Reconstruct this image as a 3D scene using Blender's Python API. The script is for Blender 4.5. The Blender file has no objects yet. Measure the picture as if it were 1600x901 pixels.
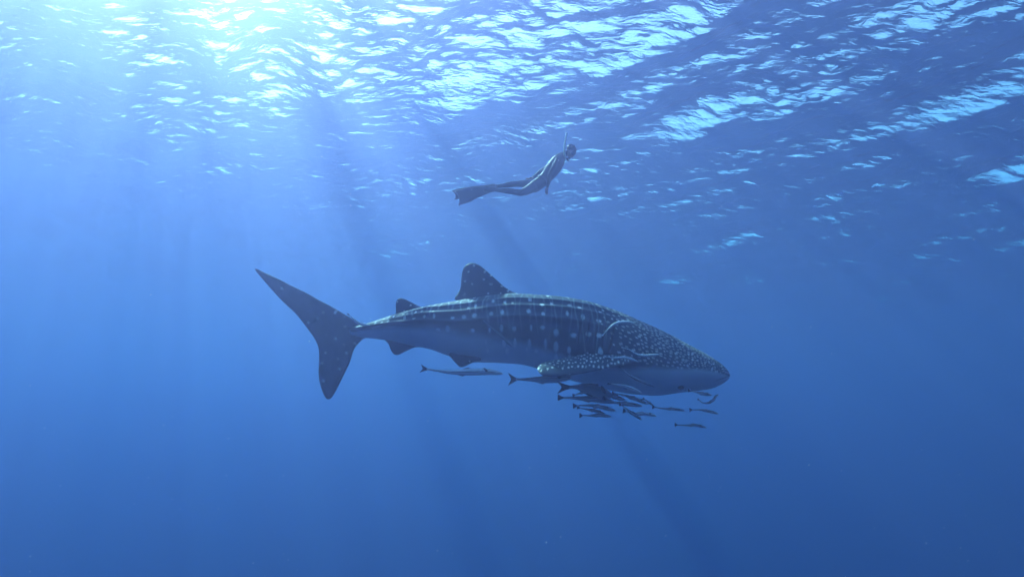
import bpy, bmesh, math, random
import numpy as np
from mathutils import Vector, Matrix
R = math.radians
SC = bpy.context.scene
COL = SC.collection
# ------------------------------------------------------------------ camera
# world frame: z = 0 is the mean sea level, +Y is the way the camera looks
CAM_Z, FPX, PITCH = -8.6, 1042.0, R(12)
cam = bpy.data.objects.new('camera', bpy.data.cameras.new('camera'))
cam.data.sensor_width = 36.0
cam.data.lens = 36.0 * FPX / 1600.0
cam.data.clip_start = 0.05
cam.data.clip_end = 2000.0
cam.location = (0, 0, CAM_Z)
cam.rotation_euler = (R(90)+PITCH, 0, 0)
COL.objects.link(cam); SC.camera = cam
# ------------------------------------------------------------------ sky and sun
SUN_EL, SUN_AZ = R(46), R(-31)           # azimuth from +Y, positive towards +X
W = bpy.data.worlds.new('World'); SC.world = W; W.use_nodes = True
wn, wl = W.node_tree.nodes, W.node_tree.links
wn.clear()
sky = wn.new('ShaderNodeTexSky'); sky.sky_type = 'NISHITA'; sky.sun_disc = False
sky.sun_elevation = SUN_EL; sky.sun_rotation = SUN_AZ
bg = wn.new('ShaderNodeBackground'); bg.inputs['Strength'].default_value = 0.13
wo = wn.new('ShaderNodeOutputWorld')
wl.new(sky.outputs[0], bg.inputs[0]); wl.new(bg.outputs[0], wo.inputs[0])
SUN_DIR = Vector((math.sin(SUN_AZ)*math.cos(SUN_EL), math.cos(SUN_AZ)*math.cos(SUN_EL), math.sin(SUN_EL)))
sl = bpy.data.lights.new('sun', 'SUN'); sl.energy = 5.0; sl.angle = R(0.6); sl.color = (1.0, 0.97, 0.9)
sun = bpy.data.objects.new('sun', sl); COL.objects.link(sun)
sun.rotation_euler = SUN_DIR.to_track_quat('Z', 'Y').to_euler()
# ------------------------------------------------------------------ exposure and sampling
vs = SC.view_settings
vs.view_transform = 'Standard'; vs.look = 'None'; vs.gamma = 1.0; vs.use_curve_mapping = False
vs.exposure = 2.02
cy = SC.cycles
cy.use_denoising = True; cy.use_adaptive_sampling = True; cy.adaptive_threshold = 0.03
cy.max_bounces = 8; cy.volume_bounces = 2; cy.transparent_max_bounces = 8
cy.glossy_bounces = 3; cy.diffuse_bounces = 2; cy.sample_clamp_indirect = 6.0

# ================================================================== helpers
def mat(name):
    m = bpy.data.materials.new(name); m.use_nodes = True
    m.node_tree.nodes.clear()
    return m, m.node_tree.nodes, m.node_tree.links
def node(ns, typ, **kw):
    n = ns.new(typ)
    for k, v in kw.items(): setattr(n, k, v)
    return n
def mesh_obj(name, verts, faces, material=None, parent=None, smooth=True):
    me = bpy.data.meshes.new(name)
    me.from_pydata([tuple(map(float, v)) for v in verts], [], [tuple(int(i) for i in f) for f in faces])
    if smooth: me.polygons.foreach_set('use_smooth', [True]*len(me.polygons))
    me.update()
    if material: me.materials.append(material)
    o = bpy.data.objects.new(name, me); COL.objects.link(o)
    if parent: o.parent = parent
    return o
def grid_faces(nu, nv, wrap=False):
    i = np.arange(nu-1)[:, None]; j = np.arange(nv if wrap else nv-1)[None, :]
    j2 = (j+1) % nv
    return np.stack([i*nv+j, (i+1)*nv+j, (i+1)*nv+j2, i*nv+j2], -1).reshape(-1, 4)
def fast_grid(name, V, F, material, smooth=True, parent=None):
    me = bpy.data.meshes.new(name)
    me.vertices.add(len(V)); me.vertices.foreach_set('co', V.astype(np.float32).ravel())
    n = len(F); me.loops.add(n*4); me.loops.foreach_set('vertex_index', F.astype(np.int32).ravel())
    me.polygons.add(n); me.polygons.foreach_set('loop_start', np.arange(n, dtype=np.int32)*4)
    me.polygons.foreach_set('use_smooth', np.full(n, smooth))
    me.update(calc_edges=True); me.validate()
    if material: me.materials.append(material)
    o = bpy.data.objects.new(name, me); COL.objects.link(o)
    if parent: o.parent = parent
    return o
def tag(o, label, cat, group=None):
    o['label'] = label; o['category'] = cat
    if group: o['group'] = group
    return o
def at(px, py, Y):
    """where the photo's pixel (1600 x 901) lies at the distance Y in front of the camera"""
    u, v = (px-800.0)/FPX, -(py-450.5)/FPX
    cp, sp = math.cos(PITCH), math.sin(PITCH)
    k = Y/(cp-v*sp)
    return Vector((u*k, Y, CAM_Z+(sp+v*cp)*k))

# ================================================================== the setting
# --- sea water: one closed box of even, blue, forward scattering water
m_water, ns, ls = mat('sea_water')
# suspended matter throws light forward (first node), the water itself scatters blue light all round (second node)
pv = node(ns, 'ShaderNodeVolumePrincipled')
pv.inputs['Density'].default_value = 0.085
pv.inputs['Color'].default_value = (0.053, 0.129, 0.222, 1)
pv.inputs['Absorption Color'].default_value = (0.012, 0.285, 0.50, 1)
pv.inputs['Anisotropy'].default_value = 0.83
pw_ = node(ns, 'ShaderNodeVolumePrincipled')
pw_.inputs['Density'].default_value = 0.010
pw_.inputs['Color'].default_value = (0.68, 0.045, 0.37, 1)
pw_.inputs['Absorption Color'].default_value = (1, 1, 1, 1)
pw_.inputs['Anisotropy'].default_value = 0.1
ad = node(ns, 'ShaderNodeAddShader'); out = node(ns, 'ShaderNodeOutputMaterial')
ls.new(pv.outputs[0], ad.inputs[0]); ls.new(pw_.outputs[0], ad.inputs[1]); ls.new(ad.outputs[0], out.inputs['Volume'])
BX, BT, BB = 320.0, 1.6, -61.0
bv = [(x, y, z) for x in (-BX, BX) for y in (-BX, BX) for z in (BB, BT)]
bf = [(0,1,3,2), (4,6,7,5), (0,4,5,1), (2,3,7,6), (0,2,6,4), (1,5,7,3)]
haze = mesh_obj('haze', bv, bf, m_water, smooth=False)
haze['kind'] = 'stuff'

# --- the sea's surface: a real sheet of waves; it mirrors and lets through by its own tilt
m_surf, ns, ls = mat('water_surface')
tc = node(ns, 'ShaderNodeTexCoord')
rp = node(ns, 'ShaderNodeTexNoise'); rp.inputs['Scale'].default_value = 4.5; rp.inputs['Detail'].default_value = 4.0; rp.inputs['Distortion'].default_value = 0.4
bp = node(ns, 'ShaderNodeBump'); bp.inputs['Strength'].default_value = 1.0; bp.inputs['Distance'].default_value = 0.065
mp = node(ns, 'ShaderNodeMapping'); mp.inputs['Scale'].default_value = (0.45, 1.0, 1.0); mp.inputs['Rotation'].default_value = (0, 0, R(6))
ls.new(tc.outputs['Object'], mp.inputs['Vector']); ls.new(mp.outputs[0], rp.inputs['Vector']); ls.new(rp.outputs[0], bp.inputs['Height'])
fr = node(ns, 'ShaderNodeFresnel'); fr.inputs['IOR'].default_value = 1.333
tr = node(ns, 'ShaderNodeBsdfTransparent'); tr.inputs[0].default_value = (1, 1, 1, 1)
gl = node(ns, 'ShaderNodeBsdfGlossy'); gl.inputs['Roughness'].default_value = 0.0
gl.inputs['Color'].default_value = (1, 1, 1, 1)
ls.new(bp.outputs[0], fr.inputs['Normal']); ls.new(bp.outputs[0], gl.inputs['Normal'])
mx = node(ns, 'ShaderNodeMixShader'); out = node(ns, 'ShaderNodeOutputMaterial')
ls.new(fr.outputs[0], mx.inputs[0]); ls.new(tr.outputs[0], mx.inputs[1]); ls.new(gl.outputs[0], mx.inputs[2])
ls.new(mx.outputs[0], out.inputs['Surface'])

def graded(lo, hi, step, far, growth=1.05):
    a = list(np.arange(lo, hi+step*0.5, step))
    s, x = step, a[-1]
    while x < far: s *= growth; x += s; a.append(x)
    s, x = step, a[0]
    while x > -far: s *= growth; x -= s; a.insert(0, x)
    return np.array(a)
def waves(X, Y, seed=7):
    rng = np.random.default_rng(seed)
    Z = np.zeros_like(X); DX = np.zeros_like(X); DY = np.zeros_like(X)
    # (wavelength, rms slope of the band, number of wave trains, spread of directions, the way they run in degrees from +X)
    bands = [(9.0, 0.04, 5, 0.5, 70), (4.2, 0.05, 8, 0.5, 75), (5.5, 0.08, 6, 0.25, 22), (2.4, 0.15, 14, 0.45, 20), (1.2, 0.08, 18, 0.7, 86), (0.60, 0.12, 28, 0.7, 88), (0.33, 0.13, 30, 0.8, 88)]
    D = np.sqrt((X-WAVE_SHIFT[0])**2 + (Y-WAVE_SHIFT[1])**2)
    swell = None
    for lam, slope, n, spread, main in bands:
        B = np.zeros_like(X)
        for k in range(n):
            L = lam*math.exp(rng.normal(0, 0.25)); q = 2*math.pi/L
            a = R(main) + rng.normal(0, spread); ph = rng.uniform(0, 2*math.pi)
            c, s = math.cos(a), math.sin(a)
            amp = slope*math.sqrt(2.0/n)/q
            t = q*(X*c + Y*s) + ph
            B += amp*np.sin(t)
            DX += -0.55*amp*c*np.cos(t)*(lam > 0.8); DY += -0.55*amp*s*np.cos(t)*(lam > 0.8)
        fade = np.clip((D-40*lam)/(60*lam), 0, 1)      # too fine for the far, coarse part of the sheet
        B *= 1-fade
        if lam < 1.5 and swell is not None:            # short waves come in gusty patches
            B *= np.clip(0.97+0.28*swell, 0.5, 1.35)
        Z += B
        if lam == 4.2: swell = Z/0.066
    return Z, DX, DY
WAVE_SHIFT = (18.0, 6.75)
xs = graded(-24, 24, 0.07, 330); ys = graded(3, 40, 0.07, 330)
X, Y = np.meshgrid(xs, ys, indexing='ij')
Z, DX, DY = waves(X+WAVE_SHIFT[0], Y+WAVE_SHIFT[1])
Vw = np.stack([X+DX, Y+DY, Z], -1).reshape(-1, 3)
Fw = grid_faces(len(xs), len(ys))
surface = fast_grid('water_surface', Vw, Fw, m_surf)
surface['kind'] = 'structure'

# --- sea bed, far below and out of sight
m_bed, ns, ls = mat('sea_bed_sand')
nz = node(ns, 'ShaderNodeTexNoise'); nz.inputs['Scale'].default_value = 0.3
cr = node(ns, 'ShaderNodeValToRGB'); cr.color_ramp.elements[0].color = (0.10, 0.09, 0.07, 1); cr.color_ramp.elements[1].color = (0.3, 0.27, 0.2, 1)
bs = node(ns, 'ShaderNodeBsdfDiffuse'); out = node(ns, 'ShaderNodeOutputMaterial')
ls.new(nz.outputs[0], cr.inputs[0]); ls.new(cr.outputs[0], bs.inputs[0]); ls.new(bs.outputs[0], out.inputs[0])
gx = np.linspace(-315, 315, 64); X, Y = np.meshgrid(gx, gx, indexing='ij')
Zb = -58 + 1.5*np.sin(X*0.05+1)*np.cos(Y*0.043) + 0.4*np.sin(X*0.21)*np.sin(Y*0.19+2)
bed = fast_grid('sea_bed', np.stack([X, Y, Zb], -1).reshape(-1, 3), grid_faces(64, 64), m_bed)
bed['kind'] = 'structure'

# ================================================================== shared shape builders
def catmull(pts, n, closed=False):
    """points spaced evenly along a smooth curve through pts"""
    P = np.array([list(p) for p in pts], float)
    if closed: Q = np.vstack([P[-1], P, P[0], P[1]]); segs = len(P)
    else: Q = np.vstack([2*P[0]-P[1], P, 2*P[-1]-P[-2]]); segs = len(P)-1
    out = []
    for i in range(segs):
        p0, p1, p2, p3 = Q[i:i+4]
        t = np.linspace(0, 1, 24, endpoint=False)[:, None]
        out.append(0.5*((2*p1)+(-p0+p2)*t+(2*p0-5*p1+4*p2-p3)*t**2+(-p0+3*p1-3*p2+p3)*t**3))
    C = np.vstack(out + [Q[-2][None] if not closed else out[0][:1]])
    d = np.r_[0, np.cumsum(np.linalg.norm(np.diff(C, axis=0), axis=1))]
    s = np.linspace(0, d[-1], n, endpoint=not closed)
    return np.stack([np.interp(s, d, C[:, k]) for k in range(P.shape[1])], -1)
def interp(x, xs, ys):
    """smooth (monotone cubic) interpolation of a profile"""
    x = np.asarray(x, float); xs = np.array(xs, float); ys = np.array(ys, float)
    h = np.diff(xs); d = np.diff(ys)/h
    m = np.zeros_like(ys); m[1:-1] = np.where(d[:-1]*d[1:] > 0, 2*d[:-1]*d[1:]/np.where(np.abs(d[:-1]+d[1:]) < 1e-9, 1, d[:-1]+d[1:]), 0)
    m[0], m[-1] = d[0], d[-1]
    i = np.clip(np.searchsorted(xs, x)-1, 0, len(h)-1)
    t = np.clip((x-xs[i])/h[i], 0, 1)
    return (2*t**3-3*t**2+1)*ys[i]+(t**3-2*t**2+t)*h[i]*m[i]+(-2*t**3+3*t**2)*ys[i+1]+(t**3-t**2)*h[i]*m[i+1]
from mathutils.geometry import delaunay_2d_cdt
def inside(poly, P):
    x, y = P[:, 0], P[:, 1]; r = np.zeros(len(P), bool)
    a, b = poly, np.roll(poly, -1, 0)
    for (x1, y1), (x2, y2) in zip(a, b):
        c = (y1 > y) != (y2 > y)
        r ^= c & (x < (x2-x1)*(y-y1)/((y2-y1) if y2 != y1 else 1e-9)+x1)
    return r
def edge_dist(poly, P):
    a, b = poly, np.roll(poly, -1, 0); best = np.full(len(P), 1e9)
    for p, q in zip(a, b):
        v = q-p; L = max(v@v, 1e-12)
        t = np.clip(((P-p)@v)/L, 0, 1)
        best = np.minimum(best, np.linalg.norm(P-(p+t[:, None]*v), axis=1))
    return best
def blade(name, outline, place, normal, tmax, dmax, step, material, parent, origin, nb=90, spots=None, curve=True):
    """a fin: a lens-thick solid blade within a closed outline; place(u, v) puts an outline point into the world"""
    poly = catmull(outline, nb, True) if curve else np.array(outline, float)
    lo, hi = poly.min(0), poly.max(0)
    gx, gy = np.meshgrid(np.arange(lo[0], hi[0], step), np.arange(lo[1], hi[1], step*0.87), indexing='ij')
    gx = gx + (np.arange(gx.shape[1]) % 2)[None, :]*step*0.5
    G = np.stack([gx.ravel(), gy.ravel()], -1)
    G = G[inside(poly, G)]
    if len(G): G = G[edge_dist(poly, G) > step*0.55]
    n = len(poly)
    pts = [Vector(p) for p in poly]+[Vector(p) for p in G]
    V2, _, F, *_ = delaunay_2d_cdt(pts, [(i, (i+1) % n) for i in range(n)], [], 1, 1e-5)
    V2 = np.array([list(v) for v in V2]); d = edge_dist(poly, V2)
    th = tmax*np.clip(d/dmax, 0, 1)**0.6
    rim = d < 1e-4
    A, B, ia, ib = [], [], [], []
    verts = []
    for k, (u, v) in enumerate(V2):
        p, nn = place(u, v), normal(u, v)
        ia.append(len(verts)); verts.append(p+nn*th[k]-origin)
        if rim[k]: ib.append(ia[-1])
        else: ib.append(len(verts)); verts.append(p-nn*th[k]-origin)
    faces = []
    for f in F:
        faces.append([ia[i] for i in f]); g = [ib[i] for i in reversed(f)]
        if set(g) != set(faces[-1]): faces.append(g)
    o = mesh_obj(name, verts, faces, material, parent)
    bm = bmesh.new(); bm.from_mesh(o.data); bmesh.ops.recalc_face_normals(bm, faces=bm.faces); bm.to_mesh(o.data); bm.free()
    if spots is not None:
        val = np.zeros(len(verts)); w = np.zeros(len(V2))
        for (u, v, ru, rv) in spots:
            q = ((V2[:, 0]-u)/ru)**2+((V2[:, 1]-v)/rv)**2
            w = np.maximum(w, np.clip(1.5-q, 0, 1))
        for k in range(len(V2)): val[ia[k]] = val[ib[k]] = w[k]
        at_ = o.data.attributes.new('spot', 'FLOAT', 'POINT'); at_.data.foreach_set('value', val)
    return o
def scatter2d(outline, gap, r0, r1, asp, seed, keep=lambda u, v: True):
    rng = np.random.default_rng(seed); P = np.array(outline, float); got = []
    lo, hi = P.min(0), P.max(0)
    for _ in range(6000):
        p = rng.uniform(lo, hi)
        if all((p[0]-g[0])**2+(p[1]-g[1])**2 > gap*gap for g in got) and inside(P, p[None])[0] and keep(*p):
            r = rng.uniform(r0, r1); got.append((p[0], p[1], r*asp, r))
    return got

# ================================================================== whale shark
m_skin, ns, ls = mat('whale_shark_skin')
def attr(n):
    a = node(ns, 'ShaderNodeAttribute'); a.attribute_name = n; return a.outputs['Fac']
def mixc(fac, a, b):
    m = node(ns, 'ShaderNodeMix', data_type='RGBA')
    for s, v in ((m.inputs['Factor'], fac), (m.inputs[6], a), (m.inputs[7], b)):
        if isinstance(v, (tuple, float)): s.default_value = v
        else: ls.new(v, s)
    return m.outputs[2]
tc = node(ns, 'ShaderNodeTexCoord')
nz = node(ns, 'ShaderNodeTexNoise'); nz.inputs['Scale'].default_value = 5.0; nz.inputs['Detail'].default_value = 6.0
ls.new(tc.outputs['Object'], nz.inputs['Vector'])
back = mixc(nz.outputs[0], (0.022, 0.040, 0.056, 1), (0.060, 0.090, 0.115, 1))
belly = mixc(nz.outputs[0], (0.60, 0.68, 0.72, 1), (0.72, 0.79, 0.82, 1))
c = mixc(attr('pale'), back, belly)
c = mixc(attr('bar'), c, (0.42, 0.52, 0.56, 1))
c = mixc(attr('spot'), c, (0.90, 0.94, 0.93, 1))
c = mixc(attr('dark'), c, (0.012, 0.014, 0.016, 1))
bs = node(ns, 'ShaderNodeBsdfPrincipled'); bs.inputs['Roughness'].default_value = 0.6; bs.inputs['Specular IOR Level'].default_value = 0.06
n2 = node(ns, 'ShaderNodeTexNoise'); n2.inputs['Scale'].default_value = 40.0; n2.inputs['Detail'].default_value = 3.0
ls.new(tc.outputs['Object'], n2.inputs['Vector'])
bp = node(ns, 'ShaderNodeBump'); bp.inputs['Strength'].default_value = 0.35; bp.inputs['Distance'].default_value = 0.01
ls.new(n2.outputs[0], bp.inputs['Height']); ls.new(bp.outputs[0], bs.inputs['Normal'])
out = node(ns, 'ShaderNodeOutputMaterial'); ls.new(c, bs.inputs['Base Color']); ls.new(bs.outputs[0], out.inputs[0])
m_eye, ns, ls = mat('shark_eye')
bs = node(ns, 'ShaderNodeBsdfPrincipled'); bs.inputs['Base Color'].default_value = (0.006, 0.007, 0.008, 1); bs.inputs['Roughness'].default_value = 0.3
lw = node(ns, 'ShaderNodeTexNoise'); lw.inputs['Scale'].default_value = 60
cr = node(ns, 'ShaderNodeValToRGB'); cr.color_ramp.elements[0].color = (0.003, 0.004, 0.005, 1); cr.color_ramp.elements[1].color = (0.012, 0.014, 0.016, 1)
ls.new(lw.outputs[0], cr.inputs[0]); ls.new(cr.outputs[0], bs.inputs['Base Color'])
out = node(ns, 'ShaderNodeOutputMaterial'); ls.new(bs.outputs[0], out.inputs[0])

SY = 10.0                                              # the shark swims 10 m off
def shark_Y(px):
    px = np.asarray(px, float)
    return SY + 0.45*np.clip((720-px)/320, 0, 1.2)**2 - 0.22*np.clip((px-900)/240, 0, 1)**1.6
sh_origin = at(860, 525, SY)
shark = bpy.data.objects.new('whale_shark', None); COL.objects.link(shark); shark.location = sh_origin
tag(shark, 'huge spotted whale shark with ridged back swimming below the diver', 'whale shark')
NS, NT = 620, 200
u = np.linspace(0, 1, NS)
sx = 548 + (1138.2-548)*np.sin(u*math.pi/2)**1.0*0.55 + (1138.2-548)*0.45*u    # stations crowd towards the snout
top = interp(sx, [548,562,575,600,640,680,712,750,800,830,870,910,958,997,1036,1065,1100,1118,1128,1134,1138.2],
             [511,508,505,497,485,476,470.5,464,459,460.5,463.5,470,485,502,520,536,555,566.5,574.5,581,588.6])
bot = interp(sx, [548,562,575,602,640,671,699,740,780,813,845,900,950,990,1026,1068,1092,1110,1122,1131,1138.2],
             [524,527,528,531,539,545,555,565,566.5,569,577,596,609,616,618,612.5,610,607,602,596.5,589.2])
wid = interp(sx, [548,562,600,650,700,760,820,880,940,1000,1050,1090,1115,1128,1135,1138.2],
             [9,16,34,50,61,69,74,78,80,80,75,63,48,32,17,1])
roll = interp(sx, [548,700,850,980,1138.2], [R(0), R(2), R(6), R(4), R(0)])
TH = np.linspace(0, 2*math.pi, NT, endpoint=False)     # 0 = back, pi/2 = the near flank, pi = belly
fth = np.where(TH > math.pi, TH-2*math.pi, TH)         # signed: + near side, - far side
ath = np.abs(fth)
# three ridges a side: where they run (as an angle from the back) and how proud they stand
r1 = np.arccos(1-2*interp(sx, [600,690,880,1000], [0.13,0.16,0.09,0.08]))
r2 = np.arccos(1-2*interp(sx, [600,690,880,1000], [0.25,0.29,0.18,0.15]))
r3 = np.arccos(1-2*interp(sx, [548,600,690,880,1000], [0.44,0.45,0.45,0.32,0.29]))
a1 = 2.8*np.clip((sx-625)/40, 0, 1)*np.clip((985-sx)/60, 0, 1)
a2 = 3.2*np.clip((sx-625)/40, 0, 1)*np.clip((975-sx)/60, 0, 1)
a3 = 4.2*np.clip((985-sx)/80, 0, 1)+3.5*np.clip((640-sx)/50, 0, 1)
pw = interp(sx, [548,700,900,1060,1138.2], [1.35,1.30,0.95,0.80,0.9])
yu = np.sign(np.sin(TH))[None]*np.abs(np.sin(TH))[None]**pw[:, None]
zu = np.sign(np.cos(TH))[None]*np.abs(np.cos(TH))[None]**np.where(np.abs(TH-math.pi)[None] < math.pi/2, 0.92, 1.0)
# the head is widest low down, the tail stalk high up along its keel
low = interp(sx, [548,700,900,1040,1138.2], [0.10,0.06,-0.10,-0.16,-0.05])[:, None]
hh = ((bot-top)/2)[:, None]; ww = wid[:, None]
yp = ww*yu*(1+low*zu); zp = hh*zu
for rr, aa, sh in ((r1, a1, 0.045), (r2, a2, 0.045), (r3, a3, 0.05)):
    dlt = ath[None]-rr[:, None]
    prof = np.exp(-np.abs(dlt)/sh)+0.5*np.exp(-(dlt/0.10)**2)
    nrm = np.sqrt(yu**2+zu**2)
    yp += aa[:, None]*prof*np.sin(TH)[None]; zp += aa[:, None]*prof*np.cos(TH)[None]*0.8
# gill slits and mouth: grooves pressed into the flank
groove = np.zeros((NS, NT))
for k in range(5):
    gx = 900+11.5*k
    for lo_, hi_ in ((0.95, 1.72),):
        lean = gx+13*(1.3-ath[None])
        groove = np.maximum(groove, np.exp(-((sx[:, None]-lean)/1.1)**2)*np.clip((ath[None]-lo_)/0.12, 0, 1)*np.clip((hi_-ath[None])/0.12, 0, 1))
mouth_line = 1.72+0.012*(1138-sx)
mouth = np.exp(-((ath[None]-mouth_line[:, None])/0.035)**2)*np.clip((sx-1098)/14, 0, 1)[:, None]
dep = 1-0.035*groove-0.03*mouth
yp *= dep
cr_, sr_ = np.cos(roll)[:, None], np.sin(roll)[:, None]
yr, zr = yp*cr_-zp*(-sr_), zp*cr_-yp*sr_               # lean the back towards the camera's side
mx_, mn_ = zr.max(1, keepdims=True), zr.min(1, keepdims=True)
zr = (zr-mn_)/np.maximum(mx_-mn_, 1e-6)                # 1 = upper outline, 0 = lower outline
PXM = FPX/SY
body_v = np.zeros((NS, NT, 3)); SHY = shark_Y(sx)
for i in range(NS):
    pt, pb = at(sx[i], top[i], SHY[i]), at(sx[i], bot[i], SHY[i])
    body_v[i, :, 0] = pb.x+(pt.x-pb.x)*zr[i]
    body_v[i, :, 1] = SHY[i]-yr[i]/PXM
    body_v[i, :, 2] = pb.z+(pt.z-pb.z)*zr[i]
BV = body_v.reshape(-1, 3)
bf_ = grid_faces(NS, NT, True)
me_v = np.vstack([BV, body_v[0].mean(0), body_v[-1].mean(0)])-np.array(sh_origin)
body = fast_grid('body', me_v, bf_, m_skin, parent=shark)
bm = bmesh.new(); bm.from_mesh(body.data); bm.verts.ensure_lookup_table()
n0 = NS*NT
for j in range(NT):
    bm.faces.new((bm.verts[n0], bm.verts[j], bm.verts[(j+1) % NT])).smooth = True
    bm.faces.new((bm.verts[n0+1], bm.verts[(NS-1)*NT+(j+1) % NT], bm.verts[(NS-1)*NT+j])).smooth = True
bmesh.ops.recalc_face_normals(bm, faces=bm.faces); bm.to_mesh(body.data); bm.free()
# --- skin marks: rows of spots and bars over the trunk, a dense scatter of small spots over the head
rng = np.random.default_rng(11)
spots = []                                             # station px, angle, half length, half height (in cm), strength
def rad_at(x, k): return float(np.interp(x, sx, k))
def f_ang(x, f): return math.acos(1-2*f)
x = 592.0
while x < 938:
    R1, R2, R3 = rad_at(x, r1), rad_at(x, r2), rad_at(x, r3)
    sc_ = float(np.interp(x, [590, 700, 900], [0.62, 0.95, 1.1]))
    for th_, big in ((R1*0.38, 1.0), ((R1+R2)/2, 1.0), ((R2+R3)/2, 1.15), (R3+0.30, 1.2), (R3+0.62, 1.0), (R3+0.9, 0.85)):
        if th_ > R3+0.5 and x < 760: continue
        if th_ > R3+0.2 and x < 680: continue
        if rng.random() < 0.88:
            spots.append((x+rng.normal(0, 3.8), th_+rng.normal(0, 0.055), 2.7*sc_*big*rng.uniform(0.5, 1.2), 3.1*sc_*big*rng.uniform(0.6, 1.5)*(1.7 if th_ > R3+0.4 else 1), rng.uniform(0.6, 1.0)))
    x += float(np.interp(x, [590, 680, 900], [13, 19, 20.5]))*rng.uniform(0.92, 1.08)
got = []
tries = 0
while tries < 40000 and len(got) < 1500:
    tries += 1
    x = rng.uniform(928, 1137); th_ = rng.uniform(0.0, 1.75)
    f = (1-math.cos(th_))/2
    lim = float(np.interp(x, [928, 960, 1000, 1060, 1100, 1137], [0.30, 0.62, 0.60, 0.56, 0.50, 0.52]))
    if f > lim+rng.normal(0, 0.02): continue
    gap = float(np.interp(x, [928, 960, 1000, 1060, 1137], [11, 7.6, 6.2, 5.2, 3.2]))
    r_ = rad_at(x, wid)
    p = (x, th_*r_*0.8)
    if any((p[0]-q[0])**2*0.62+(p[1]-q[1])**2 < gap*gap*0.62 for q in got): continue
    got.append(p)
    s_ = float(np.interp(x, [928, 980, 1060, 1137], [1.7, 1.5, 1.35, 0.85]))*rng.uniform(0.6, 1.25)
    spots.append((x, th_, s_*1.35, s_*0.95, rng.uniform(0.45, 1.0)))
NG = body_v
sval = np.zeros((NS, NT))
for (x, th_, a_, b_, st) in spots:
    i = int(np.argmin(np.abs(sx-x))); w = max(6, int(12*a_/2)+10)
    i0, i1 = max(0, i-26), min(NS, i+27)
    for sgn in (1, -1):
        j = int(round((th_*sgn % (2*math.pi))/(2*math.pi)*NT)) % NT
        cpos = NG[i, j]; sub = NG[i0:i1]
        dv = (sub-cpos)*100.0
        dx2 = dv[..., 0]**2; dr2 = dv[..., 1]**2+dv[..., 2]**2
        q = dx2/(a_*a_)+dr2/(b_*b_)
        sval[i0:i1] = np.maximum(sval[i0:i1], st*np.clip((1.4-q)*1.6, 0, 1))
bar = np.zeros((NS, NT)); x = 598.0
while x < 935:                                         # thin pale bars between spot columns, strengthened rearward to paint in the sunlit back
    lean = x+rng.normal(0, 1.5)+3.0*np.sin(ath*3+rng.uniform(0, 6))
    hi_ = rng.uniform(1.5, 2.0) if x > 760 else rng.uniform(0.9, 1.3)
    bar = np.maximum(bar, (rng.uniform(0.6, 1.0) if x < 760 else rng.uniform(0.25, 0.6))*np.exp(-((sx[:, None]-lean[None])/rng.uniform(0.8, 1.5))**2)*np.clip((hi_-ath[None])/0.2, 0, 1))
    x += rng.uniform(7, 12)
bar *= 0.75+0.25*np.sin(ath[None]*17+sx[:, None]*0.3)
fz = 1-zr
edge = interp(sx, [548,640,700,800,900,960,1000,1060,1100,1137], [0.60,0.58,0.60,0.69,0.75,0.72,0.64,0.58,0.54,0.62])
soft = interp(sx, [548,700,900,1000,1137], [0.30,0.20,0.12,0.09,0.10])
fa = (1-np.cos(ath))/2
pale = np.clip((fa[None]-edge[:, None])/soft[:, None]+0.5, 0, 1)
pale = pale*pale*(3-2*pale)
dark = np.clip(groove*0.8+mouth*0.9, 0, 1)
for nm, v in (('spot', sval), ('bar', bar*(1-pale)), ('pale', pale), ('dark', dark)):
    a_ = body.data.attributes.new(nm, 'FLOAT', 'POINT')
    a_.data.foreach_set('value', np.r_[v.ravel(), v[0, 0], v[-1, 0]].astype(np.float32))

flat = lambda u_, v_: Vector((0, 1, 0))
inplane = lambda u_, v_: at(u_, v_, float(shark_Y(u_)))
caudal = [(398,420),(416,427),(435.5,436),(453,445),(471.5,454),(485,461),(499,469),(513,476),(527,484),(546,495),(562,504),(585,506),(596,514),(585,526),(571,528),(562,534),(553,546),(546,567.5),(535,590),(524,612),(516,623),(509,621.6),(503,609),(499,595),(497.6,581),(498,567.5),(498.5,555),(497,541),(491,528),(482.6,516),(463,491),(441,470),(421.6,449)]
blade('caudal_fin', caudal, inplane, flat, 0.055, 26, 3.6, m_skin, shark, sh_origin, 150,
      scatter2d([(430,440),(500,478),(565,505),(560,530),(540,560),(522,608),(506,600),(502,560),(492,522),(450,470)], 13, 0.8, 1.5, 1.0, 3))
dorsal1 = [(709.8,467),(713,461),(718.5,452),(720.4,441),(722,425.5),(726.6,415.5),(735.5,410.6),(746.6,413),(757.7,421),(769,431),(780,441),(791,450),(804,457),(818,463),(812,474),(770,480),(735,482),(722,478),(714.5,470)]
blade('dorsal_fin', dorsal1, inplane, flat, 0.05, 18, 2.8, m_skin, shark, sh_origin, 110, scatter2d(dorsal1, 12, 0.9, 1.6, 1.0, 5))
dorsal2 = [(615.5,497),(618.6,487),(618.2,476),(620,469),(624,465.8),(631,466.5),(641,471),(652,477),(664,482),(660,489),(640,494),(626,494),(618,496)]
blade('dorsal_fin', dorsal2, inplane, flat, 0.03, 10, 2.2, m_skin, shark, sh_origin, 70, scatter2d(dorsal2, 14, 0.8, 1.2, 1.0, 6))
anal = [(602,529),(607,537),(611,547),(616,553.5),(623,554),(632,549.5),(646,543),(660,541),(655,532),(625,527)]
blade('anal_fin', anal, inplane, flat, 0.025, 9, 2.2, m_skin, shark, sh_origin, 60, [])
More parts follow.
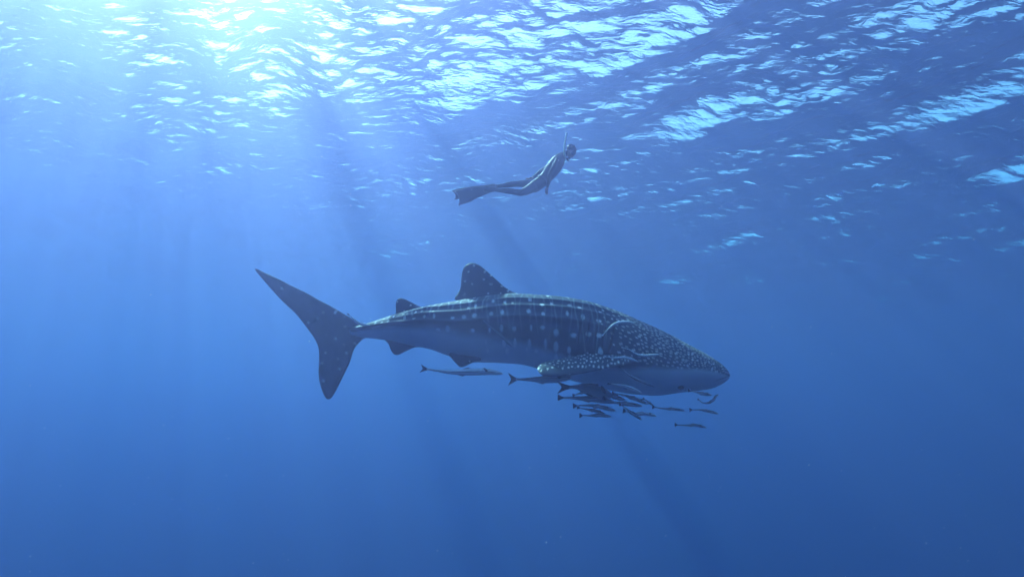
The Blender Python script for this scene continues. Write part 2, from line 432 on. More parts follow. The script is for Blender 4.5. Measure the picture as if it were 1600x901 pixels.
for s in (-1, 1):                                      # pelvic fins hang from either side of the belly
    pel = [(701,553),(706,560),(713,568),(720,573.5),(728,571.5),(738,566.5),(752,563),(745,553),(715,549)]
    def pp(u_, v_, s=s):
        return at(u_, v_, float(shark_Y(u_))+s*(0.20+0.010*(v_-552)))
    blade('pelvic_fin', pel if s < 0 else [(a+7, b-5) for a, b in pel], pp, flat, 0.03, 9, 2.2, m_skin, shark, sh_origin, 60, [(734,564,1.5,1.5)] if s < 0 else [])
pect = [(839.5,574),(841,580),(846.5,585.3),(857,587.6),(869,587.9),(893,585.7),(924,580.5),(953,574),(975,570),(990,564),(985,549),(965,541),(946,542),(931,546),(920,550.5),(902,555),(880,559.5),(858,563.8),(847,567.5)]
psp = scatter2d(pect, 4.9, 0.6, 1.25, 1.6, 8, lambda a, b: b < 581-(a-845)*0.055)
for s in (-1, 1):
    def pp(u_, v_, s=s):
        k = np.clip((985-u_)/145.0, 0, 1)
        mid = 577-(u_-845)*0.16
        off = (0.62+0.85*k**1.1-0.020*(mid-v_)*1.0-0.12*math.sin(k*math.pi)) * (1 if s < 0 else 0.9)
        return at(u_, v_-(10*k if s > 0 else 0), 9.92+s*off)
    def pn(u_, v_, pp=pp):
        e = 0.5; a_ = pp(u_+e, v_)-pp(u_-e, v_); b_ = pp(u_, v_+e)-pp(u_, v_-e)
        return a_.cross(b_).normalized()
    blade('pectoral_fin', pect, pp, pn, 0.04, 9, 1.6, m_skin, shark, sh_origin, 120, psp)
# eyes: dark beads set low on either side of the head
for s in (1, -1):
    i = int(np.argmin(np.abs(sx-1049)))
    th_ = math.acos(1-2*0.885); j = int(round((s*th_ % (2*math.pi))/(2*math.pi)*NT)) % NT
    c_ = body_v[i, j]; nrm_ = c_-body_v[i].mean(0); nrm_ = nrm_/np.linalg.norm(nrm_)
    V, F = [], []
    for a in range(9):
        for b in range(14):
            al, be = math.pi*a/8, 2*math.pi*b/14
            V.append((0.046*math.sin(al)*math.cos(be), 0.030*math.cos(al), 0.032*math.sin(al)*math.sin(be)))
    V = np.array(V)+c_+nrm_*0.014-np.array(sh_origin)
    for a in range(8):
        for b in range(14): F.append((a*14+b, a*14+(b+1) % 14, (a+1)*14+(b+1) % 14, (a+1)*14+b))
    e = mesh_obj('eye', V, F, m_eye, shark)

# ================================================================== remoras
def fish_mat(name, backc, flank, bellyc):
    m, ns, ls = mat(name)
    a = node(ns, 'ShaderNodeAttribute'); a.attribute_name = 'girth'      # 0 = back, 0.5 = side, 1 = belly
    n = node(ns, 'ShaderNodeTexNoise'); n.inputs['Scale'].default_value = 30.0
    t = node(ns, 'ShaderNodeTexCoord'); ls.new(t.outputs['Object'], n.inputs['Vector'])
    ad = node(ns, 'ShaderNodeMath', operation='MULTIPLY_ADD'); ad.inputs[1].default_value = 0.12; ls.new(n.outputs[0], ad.inputs[0]); ls.new(a.outputs['Fac'], ad.inputs[2])
    r = node(ns, 'ShaderNodeValToRGB'); e = r.color_ramp.elements
    e[0].position = 0.10; e[0].color = (*backc, 1); e[1].position = 0.95; e[1].color = (*bellyc, 1)
    k = e.new(0.47); k.color = (*backc, 1)
    k = e.new(0.53); k.color = (*flank, 1)
    k = e.new(0.60); k.color = (*flank, 1)
    k = e.new(0.66); k.color = tuple(0.6*x+0.4*y for x, y in zip(backc, bellyc))+(1,)
    b = node(ns, 'ShaderNodeBsdfPrincipled'); b.inputs['Roughness'].default_value = 0.42; b.inputs['Specular IOR Level'].default_value = 0.1
    o = node(ns, 'ShaderNodeOutputMaterial')
    ls.new(ad.outputs[0], r.inputs[0]); ls.new(r.outputs[0], b.inputs['Base Color']); ls.new(b.outputs[0], o.inputs[0])
    return m
m_rdark = fish_mat('remora_slate_skin', (0.09, 0.12, 0.14), (0.62, 0.68, 0.70), (0.36, 0.42, 0.46))
m_rgrey = fish_mat('remora_grey_skin', (0.16, 0.20, 0.23), (0.40, 0.47, 0.50), (0.46, 0.53, 0.56))
m_rpale = fish_mat('remora_silver_sunlit_skin', (0.82, 0.88, 0.90), (0.75, 0.82, 0.85), (0.30, 0.38, 0.42))  # silver fish, with sun from above painted in as a whiter back
m_rstout = fish_mat('stout_fish_skin', (0.12, 0.15, 0.18), (0.17, 0.21, 0.24), (0.26, 0.31, 0.34))
m_rsoft = fish_mat('remora_pale_grey_skin', (0.20, 0.26, 0.30), (0.30, 0.37, 0.40), (0.10, 0.13, 0.15))
m_rband = fish_mat('remora_banded_skin', (0.85, 0.90, 0.92), (0.07, 0.09, 0.10), (0.55, 0.62, 0.66))  # dark side band; the sunlit upper side is painted in as a near-white back
m_rfin = fish_mat('remora_fin_skin', (0.022, 0.034, 0.044), (0.03, 0.045, 0.055), (0.05, 0.065, 0.075))
RP = [0.0, 0.06, 0.20, 0.40, 0.62, 0.78, 0.90, 0.97, 1.0]
RH = [0.34, 0.30, 0.46, 0.80, 1.0, 0.95, 0.72, 0.40, 0.06]
def remora(label, pts, Y, thick, skin, tail=1.0, deep=None, dorsal=0.72, fork=False, pect=True, dep=None, group='remoras riding with the whale shark', finmat=None, wide=0.85):
    """pts: the fish's midline tail to snout as photo points; thick: its depth in photo pixels"""
    n = 34
    zs = dep if dep else [0]*len(pts)
    C = np.array([list(at(p[0], p[1], Y+z)) for p, z in zip(catmull([(a, b) for a, b in pts], n), np.interp(np.linspace(0, 1, n), np.linspace(0, 1, len(pts)), zs))])
    org = Vector(C[n//2]); C = C-np.array(org)
    root = bpy.data.objects.new('remora', None); COL.objects.link(root); root.location = org
    tag(root, label, 'fish', group)
    L = np.linalg.norm(C[-1]-C[0])
    T = np.gradient(C, axis=0); T /= np.linalg.norm(T, axis=1)[:, None]
    toward = np.array([0, 1.0, 0])
    U = np.cross(toward[None], T); U = np.where(U[:, 2:3] < 0, -U, U); U /= np.linalg.norm(U, axis=1)[:, None]
    S = np.cross(T, U)
    h = interp(np.linspace(0, 1, n), RP, RH)*thick*0.45*Y/FPX
    k = 14; V, g = [], []
    for i in range(n):
        for j in range(k):
            a = 2*math.pi*j/k
            hw = h[i]*wide*(1.0 if i < n*0.75 else 1.0+0.35*(i/n-0.75)/0.25)
            V.append(C[i]+U[i]*h[i]*math.cos(a)+S[i]*hw*math.sin(a)); g.append((1-math.cos(a))/2)
    F = [tuple(f) for f in grid_faces(n, k, True)]
    V.append(C[0]); V.append(C[-1]+T[-1]*h[-2]*0.4); g += [0.5, 0.5]
    for j in range(k):
        F.append((n*k, j, (j+1) % k)); F.append((n*k+1, (n-1)*k+(j+1) % k, (n-1)*k+j))
    b = mesh_obj('body', V, F, skin, root)
    bm = bmesh.new(); bm.from_mesh(b.data); bmesh.ops.recalc_face_normals(bm, faces=bm.faces); bm.to_mesh(b.data); bm.free()
    b.data.attributes.new('girth', 'FLOAT', 'POINT').data.foreach_set('value', g)
    fm = finmat or m_rfin
    def fin(name, base, out, outline, t=0.05):
        """outline in (along the fish, outward) units of its greatest half depth"""
        i = int(base*(n-1)); o0 = C[i]+out(i)*h[i]*0.8; H = h.max()
        d, u_ = T[i], out(i)
        blade(name, outline, lambda a, c: Vector(o0+d*a*H+u_*c*H), lambda a, c, nn=Vector(np.cross(d, u_)).normalized(): nn, H*t, 0.4, 0.34, fm, root, Vector((0, 0, 0)), 26)
    up = lambda i: U[i]; dn = lambda i: -U[i]
    q = 1.25*tail
    if fork:
        o0, d, u_ = C[0], T[0], U[0]; H = h.max()
        ol = [(0.5, 0.22), (-0.6, 0.55*q), (-1.9, 1.15*q), (-2.2, 1.25*q), (-1.75, 0.65*q), (-1.35, 0), (-1.75, -0.65*q), (-2.2, -1.25*q), (-1.9, -1.15*q), (-0.6, -0.55*q), (0.5, -0.22)]
    else:
        o0, d, u_ = C[0], T[0], U[0]; H = h.max()
        ol = [(0.5, 0.25), (-0.4, 0.45*q), (-1.3, 0.95*q), (-1.75, 0.9*q), (-1.85, 0.35*q), (-1.8, 0), (-1.85, -0.35*q), (-1.75, -0.9*q), (-1.3, -0.95*q), (-0.4, -0.45*q), (0.5, -0.25)]
    blade('tail_fin', ol, lambda a, c: Vector(o0+d*a*H+u_*c*H), lambda a, c: Vector(np.cross(d, u_)).normalized(), H*0.06, 0.4, 0.34, fm, root, Vector((0, 0, 0)), 34)
    fin('dorsal_fin', 0.52, up, [(-2.6, -0.35), (-1.2, 0.1), (0.3, 0.55), (0.9, 0.62), (1.1, 0.2), (1.2, -0.3), (-0.5, -0.5)])
    fin('anal_fin', 0.48, dn, [(-2.4, -0.35), (-1.2, 0.1), (0.2, 0.5), (0.8, 0.55), (1.0, 0.2), (1.1, -0.3), (-0.5, -0.5)])
    if pect:
        i = int(0.80*(n-1)); H = h.max()
        for s in (1, -1):
            o1 = C[i]+S[i]*s*h[i]*0.75; d1 = T[i]; u1 = S[i]*s*0.8+U[i]*(0.75 if s > 0 else -0.75)*dorsal
            u1 /= np.linalg.norm(u1)
            blade('pectoral_fin', [(0.35, -0.2), (0.3, 0.4), (-0.5, 1.5), (-1.0, 1.75), (-0.95, 1.1), (-0.45, 0.3), (-0.3, -0.2)],
                  lambda a, c: Vector(o1+d1*a*H+u1*c*H), lambda a, c: Vector(np.cross(d1, u1)).normalized(), H*0.05, 0.35, 0.34, fm, root, Vector((0, 0, 0)), 24)
    return root
# --- swimming free under the shark
remora('large remora with pale back line trailing alone below the belly', [(667,576.5),(700,580.5),(735,581),(762,580.5),(786,583.5)], 9.3, 11.5, m_rband, 0.85, fork=True, dep=[.1,.05,0,0,0])
remora('slim slate fish half hidden behind the tip of the pectoral fin', [(806,592.3),(835,592.5),(860,592.5),(893,590)], 9.7, 12.5, m_rgrey, 1.15, fork=True)
remora('stoutest dark fish under the belly with broad forked tail', [(889,604.5),(905,604.5),(925,609),(945,615),(957,620)], 9.05, 19, m_rstout, 0.72, fork=True)
remora('small dark remora tucked beneath the stoutest dark fish', [(898,616.5),(906,614),(914,612.5),(921,613)], 8.9, 4.2, m_rdark, 1.3, pect=False)
remora('long grey remora with plain back directly below the stoutest dark fish', [(880,621),(900,621.5),(925,623),(945,625.5),(962,629)], 9.15, 10.5, m_rgrey, 0.75)
remora('short dark remora whose snout pokes out ahead of the stoutest fish', [(945,615),(957,618.5),(968,622),(977,625)], 9.25, 7.5, m_rdark, 1.0, pect=False)
remora('dark remora level with the belly edge, right of the long grey one', [(947,622.5),(960,628),(978,630.5),(1004,634)], 9.0, 6.8, m_rdark, 0.9)
remora('dark banded remora in the lower left of the school, tail square', [(901,633.5),(920,633),(940,635.5),(962,641.5)], 8.95, 7.0, m_rdark, 1.05)
remora('thin grey remora with raised fin between two dark ones, lower left', [(906,637),(920,639.5),(934,642.5),(946,647)], 9.2, 5.6, m_rgrey, 0.8, dorsal=1.3)
remora('lowest dark remora at the lower left of the school', [(910,648.8),(922,649),(936,648.3),(955,650.5)], 8.95, 5.6, m_rdark, 1.2, pect=False)
remora('dark remora diving steeply across a paler one', [(972,633.5),(982,641),(992,648),(1003,655.5)], 8.9, 5.4, m_rdark, 1.0, pect=False)
remora('pale snouted remora crossed by a steeply diving dark one', [(978,642.5),(992,645.5),(1008,646),(1026,649.5)], 9.2, 6.0, m_rband, 1.15, finmat=m_rdark)
remora('grey translucent remora sloping down along the jaw edge', [(961,614.5),(978,618),(996,624),(1013,631)], 9.1, 6.2, m_rgrey, 0.95)
remora('short dark remora tilted down beside the slender one at mid school', [(1007,623.5),(1012,627),(1017,630.5),(1021,633.5)], 8.95, 3.8, m_rdark, 1.1, pect=False)
remora('slender dark remora with flared tail at the middle right of the school', [(1023,635.8),(1038,638),(1052,638.6),(1071,641.5)], 8.9, 4.6, m_rdark, 1.3)
remora('dark remora with rounded tail fin below the snout, far right', [(1081,640),(1095,640),(1107,642),(1123,646)], 8.8, 4.6, m_rdark, 1.3)
remora('lowest remora of all, alone beneath the head', [(1058,663.5),(1072,664),(1088,664),(1104,668)], 8.8, 4.8, m_rgrey, 1.25, finmat=m_rdark)
remora('dark remora curled upward like a hook under the snout', [(1093,625),(1099,629),(1108,628.5),(1115,624),(1118,619),(1123,616)], 8.9, 4.4, m_rdark, 0.7)
remora('grey remora skimming the lower jaw just left of the hooked one', [(1080,610.5),(1090,612.5),(1101,615),(1112,616.5)], 9.0, 5.8, m_rgrey, 0.8)
# --- clinging to the shark
remora('silver remora arched over the shark behind its head', [(944,521),(951,513.5),(960,506.5),(972,503.6),(984,503.6),(992,505.5)], 9.08, 5.8, m_rpale, 0.45, pect=False, finmat=m_rpale)
remora('silver wavy remora clinging to the cheek, furthest right on the head', [(975,543.5),(984,546.5),(994,553),(1004,555.5),(1016,555),(1031,553.5)], 8.92, 5.2, m_rpale, 0.45, pect=False, finmat=m_rpale)
remora('silver remora lying along the pectoral fin root', [(948,557),(960,559),(975,558.5),(988,561.5),(998,565.5)], 8.92, 5.2, m_rpale, 0.45, pect=False, finmat=m_rpale)
remora('grey remora slanting down the throat behind the mouth', [(971,575),(981,584),(993,591),(1008,597.5),(1023,604)], 9.0, 5.0, m_rsoft, 0.5, pect=False)
remora('pale backed remora with dark tail under the throat', [(955,599.5),(968,601.5),(982,605),(1003,614)], 9.0, 7.0, m_rband, 0.5, pect=False, finmat=m_rdark)
remora('pale remora curling over the tail stalk', [(546,492.5),(552,497.5),(561,504.5),(572,508),(585,510.5)], 9.8, 5.2, m_rpale, 0.45, pect=False, group='remoras riding with the whale shark')
remora('thin grey remora stuck slantwise on the flank below the dorsal fin', [(754,499.5),(764,509),(776,519),(789,530),(801,541.5)], 9.25, 5.2, m_rsoft, 0.45, pect=False)

# ================================================================== free diver
DY = 12.2
def dp(X_, Y_, dz=0.0):
    """a point of the diver; X_, Y_ measured on an enlargement of the photo (6.435 times, from 690, 200); dz = metres nearer (-) or farther (+)"""
    return at(690+X_/6.435, 200+Y_/6.435, DY+dz)
m_suit, ns, ls = mat('black_neoprene')
tc = node(ns, 'ShaderNodeTexCoord'); nz = node(ns, 'ShaderNodeTexNoise'); nz.inputs['Scale'].default_value = 14; nz.inputs['Detail'].default_value = 5
ls.new(tc.outputs['Object'], nz.inputs['Vector'])
cr = node(ns, 'ShaderNodeValToRGB'); cr.color_ramp.elements[0].color = (0.006, 0.010, 0.015, 1); cr.color_ramp.elements[1].color = (0.018, 0.026, 0.034, 1)
bs = node(ns, 'ShaderNodeBsdfPrincipled'); bs.inputs['Roughness'].default_value = 0.5; bs.inputs['Specular IOR Level'].default_value = 0.025
bp = node(ns, 'ShaderNodeBump'); bp.inputs['Strength'].default_value = 0.4; bp.inputs['Distance'].default_value = 0.015
out = node(ns, 'ShaderNodeOutputMaterial')
ls.new(nz.outputs[0], cr.inputs[0]); ls.new(nz.outputs[0], bp.inputs['Height']); ls.new(bp.outputs[0], bs.inputs['Normal'])
d_org = dp(1000, 520)
face_c = dp(1300, 262, -0.02)-d_org; hand_a = dp(1052, 650, -0.16)-d_org; hand_b = dp(880, 512, 0.16)-d_org
skinf = None
for ctr, rad in ((face_c, 0.085), (hand_a, 0.10), (hand_b, 0.10)):
    vm = node(ns, 'ShaderNodeVectorMath', operation='DISTANCE'); vm.inputs[1].default_value = ctr; ls.new(tc.outputs['Object'], vm.inputs[0])
    lt = node(ns, 'ShaderNodeMath', operation='LESS_THAN'); lt.inputs[1].default_value = rad; ls.new(vm.outputs['Value'], lt.inputs[0])
    if skinf is None: skinf = lt.outputs[0]
    else:
        mxn = node(ns, 'ShaderNodeMath', operation='MAXIMUM'); ls.new(skinf, mxn.inputs[0]); ls.new(lt.outputs[0], mxn.inputs[1]); skinf = mxn.outputs[0]
mc = node(ns, 'ShaderNodeMix', data_type='RGBA'); ls.new(skinf, mc.inputs['Factor']); ls.new(cr.outputs[0], mc.inputs[6]); mc.inputs[7].default_value = (0.30, 0.20, 0.15, 1)
ls.new(mc.outputs[2], bs.inputs['Base Color']); ls.new(bs.outputs[0], out.inputs[0])
def simple_mat(name, c0, c1, rough, spec=0.03, scale=25):
    m, ns, ls = mat(name)
    n = node(ns, 'ShaderNodeTexNoise'); n.inputs['Scale'].default_value = scale
    t = node(ns, 'ShaderNodeTexCoord'); ls.new(t.outputs['Object'], n.inputs['Vector'])
    r = node(ns, 'ShaderNodeValToRGB'); r.color_ramp.elements[0].color = (*c0, 1); r.color_ramp.elements[1].color = (*c1, 1)
    b = node(ns, 'ShaderNodeBsdfPrincipled'); b.inputs['Roughness'].default_value = rough; b.inputs['Specular IOR Level'].default_value = spec
    o = node(ns, 'ShaderNodeOutputMaterial'); ls.new(n.outputs[0], r.inputs[0]); ls.new(r.outputs[0], b.inputs['Base Color']); ls.new(b.outputs[0], o.inputs[0])
    return m
m_rubber = simple_mat('black_rubber', (0.006, 0.010, 0.015), (0.014, 0.020, 0.026), 0.5)
m_snork = simple_mat('pale_green_plastic', (0.74, 0.90, 0.80), (0.82, 0.95, 0.88), 0.3)
m_lens = simple_mat('mask_glass', (0.10, 0.16, 0.20), (0.16, 0.24, 0.28), 0.05, 0.8)
person = bpy.data.objects.new('person', None); COL.objects.link(person); person.location = d_org
tag(person, 'free diver in dark wetsuit with long black fins and snorkel, gliding under the surface', 'person')
# --- body: elliptical limbs laid along the pose, then fused into one skin
bV, bF = [], []
def limb(path, n=26, k=18, side=Vector((0, 1, 0))):
    """path: (centre, half depth in the picture plane, half width across it)"""
    C = catmull([tuple(p[0]) for p in path], n); t = np.linspace(0, 1, n)
    L = np.r_[0, np.cumsum([(path[i+1][0]-path[i][0]).length for i in range(len(path)-1)])]; L /= L[-1]
    a_ = interp(t, L, [p[1] for p in path]); b_ = interp(t, L, [p[2] for p in path])
    T = np.gradient(C, axis=0); T /= np.linalg.norm(T, axis=1)[:, None]
    base = len(bV)
    for i in range(n):
        tt = Vector(T[i]); u_ = side.cross(tt).normalized(); s_ = tt.cross(u_)
        for j in range(k):
            an = 2*math.pi*j/k
            bV.append(Vector(C[i])+u_*a_[i]*math.cos(an)+s_*b_[i]*math.sin(an)-d_org)
    for f in grid_faces(n, k, True): bF.append(tuple(int(x)+base for x in f))
    bF.append(tuple(base+j for j in range(k))); bF.append(tuple(base+(n-1)*k+j for j in reversed(range(k))))
def ball(c, rx, ry, rz, tilt=0.0, n=14, k=20):
    base = len(bV); M = Matrix.Rotation(tilt, 3, 'Y')
    for i in range(n+1):
        al = math.pi*i/n
        for j in range(k):
            be = 2*math.pi*j/k
            bV.append(c+M @ Vector((rx*math.sin(al)*math.cos(be), ry*math.sin(al)*math.sin(be), rz*math.cos(al)))-d_org)
    for f in grid_faces(n+1, k, True): bF.append(tuple(int(x)+base for x in f))
# trunk: neck, shoulders, chest, waist, hips
limb([(dp(1222,262),.06,.06),(dp(1200,300),.10,.15),(dp(1165,345),.135,.205),(dp(1110,420),.142,.185),(dp(1040,505),.118,.15),(dp(985,555),.115,.165),(dp(930,590),.112,.17),(dp(880,610),.07,.11)], 40, 26)
limb([(dp(1185,300),.085,.09),(dp(1235,268),.062,.065),(dp(1285,240),.06,.065)], 14, 16)
ball(dp(1306,216), .098, .084, .112, R(-18))                      # skull in its hood
ball(dp(1300,262,-.0), .070, .066, .075, R(20))                   # face, turned down and forward
ball(dp(1318,288,0), .020, .016, .022, 0, 8, 10)                  # nose
ball(dp(1285,298,0), .030, .034, .022, 0, 8, 12)                  # chin
for s in (-1, 1): ball(dp(1290,238,s*.083), .016, .012, .026, 0, 8, 10)   # ears under the hood
# legs: the near one bent at the knee, the far one straighter
limb([(dp(935,580,-.09),.10,.10),(dp(870,622,-.09),.088,.09),(dp(800,650,-.09),.066,.066),(dp(770,648,-.09),.060,.06),(dp(680,634,-.08),.057,.06),(dp(590,628,-.08),.040,.042),(dp(535,622,-.08),.034,.036),(dp(495,622,-.08),.036,.045)], 40, 18)
limb([(dp(945,562,.09),.095,.10),(dp(850,560,.09),.078,.085),(dp(760,562,.09),.058,.062),(dp(690,568,.09),.055,.06),(dp(600,583,.09),.040,.042),(dp(545,590,.09),.033,.036),(dp(500,598,.09),.035,.045)], 40, 18)
# arms: near one along the flank with the hand hanging, far one trailing behind the back
limb([(dp(1178,318,-.19),.066,.062),(dp(1135,385,-.21),.054,.05),(dp(1092,462,-.21),.044,.042),(dp(1082,520,-.20),.042,.04),(dp(1070,575,-.18),.031,.031),(dp(1062,600,-.17),.026,.03)], 30, 16)
limb([(dp(1165,312,.19),.066,.062),(dp(1080,385,.23),.054,.05),(dp(990,445,.25),.044,.042),(dp(945,480,.24),.036,.036),(dp(915,503,.2),.028,.03)], 30, 16)
def hand(w, d, spread, side):
    """palm and five bent fingers from wrist w along d"""
    d = d.normalized(); sp = spread.normalized(); nr = d.cross(sp).normalized()
    limb([(w-d*.02, .018, .024), (w+d*.03, .016, .036), (w+d*.075, .014, .038), (w+d*.092, .008, .034)], 10, 12, sp)
    for q, (o_, L_) in enumerate(((-.030, .062), (-.010, .074), (.010, .070), (.029, .055))):
        b0 = w+d*.082+sp*o_
        p1 = b0+d*L_*.45+nr*.004*side+sp*o_*.15; p2 = p1+(d*.85+nr*.45*side)*L_*.32; p3 = p2+(d*.6+nr*.75*side)*L_*.25
        limb([(b0, .010, .010), (p1, .0095, .0095), (p2, .0088, .0088), (p3, .0065, .0065)], 9, 8, sp)
    b0 = w+d*.025-sp*.03
    limb([(b0, .012, .012), (b0+d*.028-sp*.026+nr*.008*side, .0105, .0105), (b0+d*.056-sp*.032+nr*.014*side, .007, .007)], 9, 8, nr)
hand(dp(1063,598,-.17), dp(1046,690,-.17)-dp(1063,598,-.17), Vector((0.75, 0.66, 0.0)), 1)
hand(dp(918,500,.2), dp(845,520,.17)-dp(918,500,.2), Vector((0, 1, 0.1)), -1)
body = mesh_obj('body', bV, bF, m_suit, person)
rm = body.modifiers.new('fuse', 'REMESH'); rm.mode = 'VOXEL'; rm.voxel_size = 0.0065; rm.use_smooth_shade = True
sm = body.modifiers.new('soften', 'SMOOTH'); sm.factor = 0.5; sm.iterations = 4
# --- swim fins: foot pocket and long flexed blade each
def swim_fin(heel, toe, tipa, tipb, rise, width, dz):
    f = None
    pts = [heel, toe]
    n, k = 16, 16; V = []
    ax = (toe-heel).normalized(); L_ = (toe-heel).length; sd = Vector((0, 1, 0)); u_ = sd.cross(ax).normalized()
    for i in range(n):
        t = i/(n-1); r = 0.052*(1-0.35*t)*(0.85+0.4*math.sin(t*math.pi)); w = 0.050+0.022*t
        for j in range(k):
            a = 2*math.pi*j/k
            V.append(heel+ax*L_*t+u_*r*math.cos(a)+sd*w*math.sin(a)-d_org)
    F = [tuple(int(q) for q in x) for x in grid_faces(n, k, True)]+[tuple(range(k)), tuple((n-1)*k+j for j in reversed(range(k)))]
    p = mesh_obj('foot_pocket', V, F, m_rubber, person); p.name = 'swim_fin'
    # blade: from the toes to the tip, bowed, with raised side rails
    m = 30; Vb, Fb = [], []
    st = heel+(toe-heel)*0.55; tip = (tipa+tipb)*0.5; across = (tipb-tipa)
    a0 = across.normalized()*0.07
    q = 13
    for layer in (1, -1):
        for i in range(m):
            t = i/(m-1); c_ = st.lerp(tip, t)+Vector((0, 0, rise*math.sin(t*math.pi)))
            ac = a0.lerp(across*0.5, min(1, t*1.6)) if t < .625 else across*0.5
            nr = (tip-st).cross(ac).normalized()
            for j in range(q):
                v = -1+2*j/(q-1)
                tk = (0.0035 if abs(v) < .8 else 0.010)*(1-.5*t)
                notch = 0.05*(1-v*v)*t**6
                Vb.append(c_-(tip-st).normalized()*(-0.0)+ac*v*(0.86+0.14*min(1, t*1.5))+nr*tk*layer-(tip-st).normalized()*notch-d_org)
    g = grid_faces(m, q); Fb += [tuple(int(x) for x in f) for f in g]; Fb += [tuple(int(x)+m*q for x in reversed(f)) for f in g]
    rim = [i*q for i in range(m)]+[(m-1)*q+j for j in range(1, q)]+[i*q+q-1 for i in range(m-2, -1, -1)]+[j for j in range(q-2, 0, -1)]
    for a, b in zip(rim, rim[1:]+rim[:1]): Fb.append((a, b, b+m*q, a+m*q))
    bl = mesh_obj('blade', Vb, Fb, m_rubber, p)
    # heel strap loop
    Vs, Fs = [], []
    for i in range(13):
        a = -math.pi*0.5+math.pi*i/12
        c_ = heel-ax*(0.035*math.cos(a)+0.005)+sd*0.055*math.sin(a)+u_*0.01
        for j in range(6):
            b_ = 2*math.pi*j/6; Vs.append(c_+u_*0.014*math.cos(b_)-ax*0.005*math.sin(b_)-d_org)
    Fs = [tuple(int(x) for x in f) for f in grid_faces(13, 6, True)]
    mesh_obj('heel_strap', Vs, Fs, m_rubber, p)
    return p
swim_fin(dp(548,612,-.08), dp(432,622,-.08), dp(128,640,-.18), dp(168,782,.0), 0.015, .1, 0)
swim_fin(dp(545,585,.09), dp(430,606,.09), dp(98,632,-.02), dp(128,722,.20), 0.01, .1, 0)
# --- mask: skirt, lens, strap
V, F = [], []
mc_ = dp(1322,262); fd = (dp(1345,285)-dp(1300,250)); fd = Vector((fd.x, 0, fd.z)).normalized(); ud = fd.cross(Vector((0, 1, 0))).normalized()
if ud.z < 0: ud = -ud
for i, (dpt, sc_) in enumerate(((-.02, 1.0), (.01, 1.06), (.03, .98), (.032, .86))):
    for j in range(20):
        a = 2*math.pi*j/20
        cx, cz = math.copysign(abs(math.cos(a))**.6, math.cos(a)), math.copysign(abs(math.sin(a))**.6, math.sin(a))
        V.append(mc_+fd*dpt+Vector((0, .082*sc_*cx, 0))+ud*.045*sc_*cz-d_org)
F = [tuple(int(x) for x in f) for f in grid_faces(4, 20, True)]
msk = mesh_obj('mask', V, F, m_rubber, person)
V = [mc_+fd*.030-d_org]+[Vector(v) for v in V[60:80]]
mesh_obj('lens', V, [(0, 1+j, 1+(j+1) % 20) for j in range(20)], m_lens, msk, smooth=False)
V = []
hc = dp(1304,226)
for i in range(25):
    a = math.pi*2*i/24; c_ = hc+fd*.108*math.cos(a)+Vector((0, .094*math.sin(a), 0))
    for o_, t_ in ((-.014, .003), (-.014, -.003), (.014, -.003), (.014, .003)):
        r_ = (c_-hc).normalized(); V.append(c_+ud*o_+r_*t_-d_org)
mesh_obj('strap', V, [tuple(int(x) for x in f) for f in grid_faces(25, 4, True)], m_rubber, msk)
# --- snorkel: pale tube with dark mouthpiece
def tube(name, path, rad, material, parent, n=40, k=10):
    C = catmull([tuple(p) for p in path], n); T = np.gradient(C, axis=0); T /= np.linalg.norm(T, axis=1)[:, None]; V = []
    for i in range(n):
        t = Vector(T[i]); u_ = Vector((0, 1, 0)).cross(t).normalized(); s_ = t.cross(u_)
        for j in range(k):
            a = 2*math.pi*j/k; V.append(Vector(C[i])+u_*rad*math.cos(a)+s_*rad*math.sin(a)-d_org)
    F = [tuple(int(x) for x in f) for f in grid_faces(n, k, True)]+[tuple(range(k)), tuple((n-1)*k+j for j in reversed(range(k)))]
    return mesh_obj(name, V, F, material, parent)
sn = tube('snorkel', [dp(1256,52,-.11), dp(1247,110,-.12), dp(1237,170,-.125), dp(1233,230,-.125), dp(1238,272,-.12), dp(1252,300,-.09)], 0.019, m_snork, person)
tube('mouthpiece', [dp(1250,297,-.095), dp(1264,316,-.05), dp(1282,312,-.02)], 0.020, m_rubber, sn, 14)
tube('purge_tip', [dp(1258,296,-.09), dp(1268,316,-.09), dp(1276,332,-.09)], 0.017, m_rubber, sn, 10)
# --- weight belt round the waist
V = []
wc = dp(1012,530); wa = (dp(1110,420)-dp(985,555)).normalized(); wu = Vector((0, 1, 0)).cross(wa).normalized()
for i in range(37):
    a = 2*math.pi*i/36; r_ = wu*.122*math.cos(a)+Vector((0, .162*math.sin(a), 0)); rn = r_.normalized()
    for o_, t_ in ((-.022, .004), (-.022, -.02), (.022, -.02), (.022, .004)): V.append(wc+r_+wa*o_+rn*t_-d_org)
mesh_obj('weight_belt', V, [tuple(int(x) for x in f) for f in grid_faces(37, 4, True)], m_rubber, person)

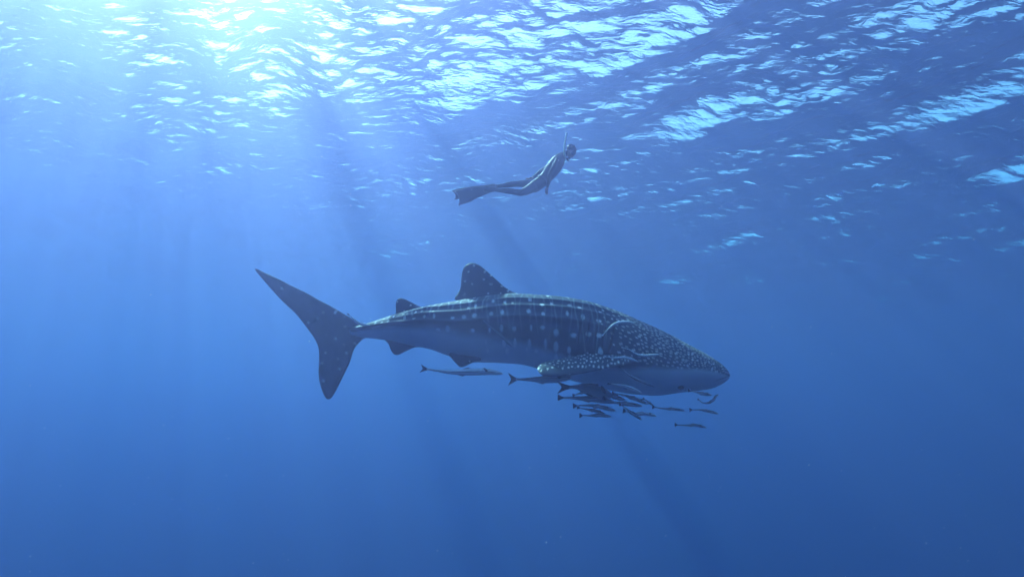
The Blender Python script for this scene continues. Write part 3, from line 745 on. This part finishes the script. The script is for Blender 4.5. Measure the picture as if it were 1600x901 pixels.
# ================================================================== bubbles and drifting specks
m_bub, ns, ls = mat('air_bubble')
fr = node(ns, 'ShaderNodeLayerWeight'); fr.inputs['Blend'].default_value = 0.82
tr = node(ns, 'ShaderNodeBsdfTransparent'); gl = node(ns, 'ShaderNodeBsdfGlossy'); gl.inputs['Color'].default_value = (1, 1, 1, 1); gl.inputs['Roughness'].default_value = 0.05
mxs = node(ns, 'ShaderNodeMixShader'); out = node(ns, 'ShaderNodeOutputMaterial')
ls.new(fr.outputs['Facing'], mxs.inputs[0]); ls.new(tr.outputs[0], mxs.inputs[1]); ls.new(gl.outputs[0], mxs.inputs[2]); ls.new(mxs.outputs[0], out.inputs[0])
ico = bmesh.new(); bmesh.ops.create_icosphere(ico, subdivisions=2, radius=1.0)
IV = np.array([list(v.co) for v in ico.verts]); IF = np.array([[v.index for v in f.verts] for f in ico.faces]); ico.free()
oct_v = np.array([(1,0,0),(-1,0,0),(0,1,0),(0,-1,0),(0,0,1),(0,0,-1)], float); oct_f = np.array([(0,2,4),(2,1,4),(1,3,4),(3,0,4),(2,0,5),(1,2,5),(3,1,5),(0,3,5)])
def cloud(name, P, S, v0, f0, material, kind='stuff'):
    rr = np.random.default_rng(2)
    V = (P[:, None, :]+v0[None]*S[:, None, :]).reshape(-1, 3)
    F = (f0[None]+(np.arange(len(P))*len(v0))[:, None, None]).reshape(-1, 3)
    o = mesh_obj(name, V, F, material); o['kind'] = kind
    return o
rng = np.random.default_rng(21)
P, S = [], []
for k in range(150):
    t = rng.random()**0.8
    if rng.random() < 0.6: px, py = rng.normal(827, 6+6*t), 222-34*t+rng.normal(0, 4)
    else: px, py = rng.normal(846, 40), 200+rng.normal(0, 9)
    p = at(px, py, DY+rng.normal(0, 0.3)); r = 0.005+0.011*rng.random()**2.5
    P.append(list(p)); S.append((r*1.15, r*1.15, r*0.85))
b = cloud('bubbles', np.array(P), np.array(S), IV, IF, m_bub)
b['label'] = 'stream of fine air bubbles rising above the diver'; b['category'] = 'bubbles'
m_speck = simple_mat('drifting_plankton', (0.55, 0.62, 0.60), (0.75, 0.8, 0.78), 0.7, 0.2)
P, S = [], []
for k in range(450):
    Yk = 2.5+11*rng.random()
    p = at(rng.uniform(-40, 1640), rng.uniform(60, 930), Yk); r = (0.0008+0.0014*rng.random()**4)*Yk*0.40
    P.append(list(p)); S.append((r*rng.uniform(.6, 1.6), r, r*rng.uniform(.6, 1.4)))
b = cloud('plankton', np.array(P), np.array(S), oct_v, oct_f, m_speck)
b['label'] = 'pale specks of plankton drifting through the water'; b['category'] = 'plankton'
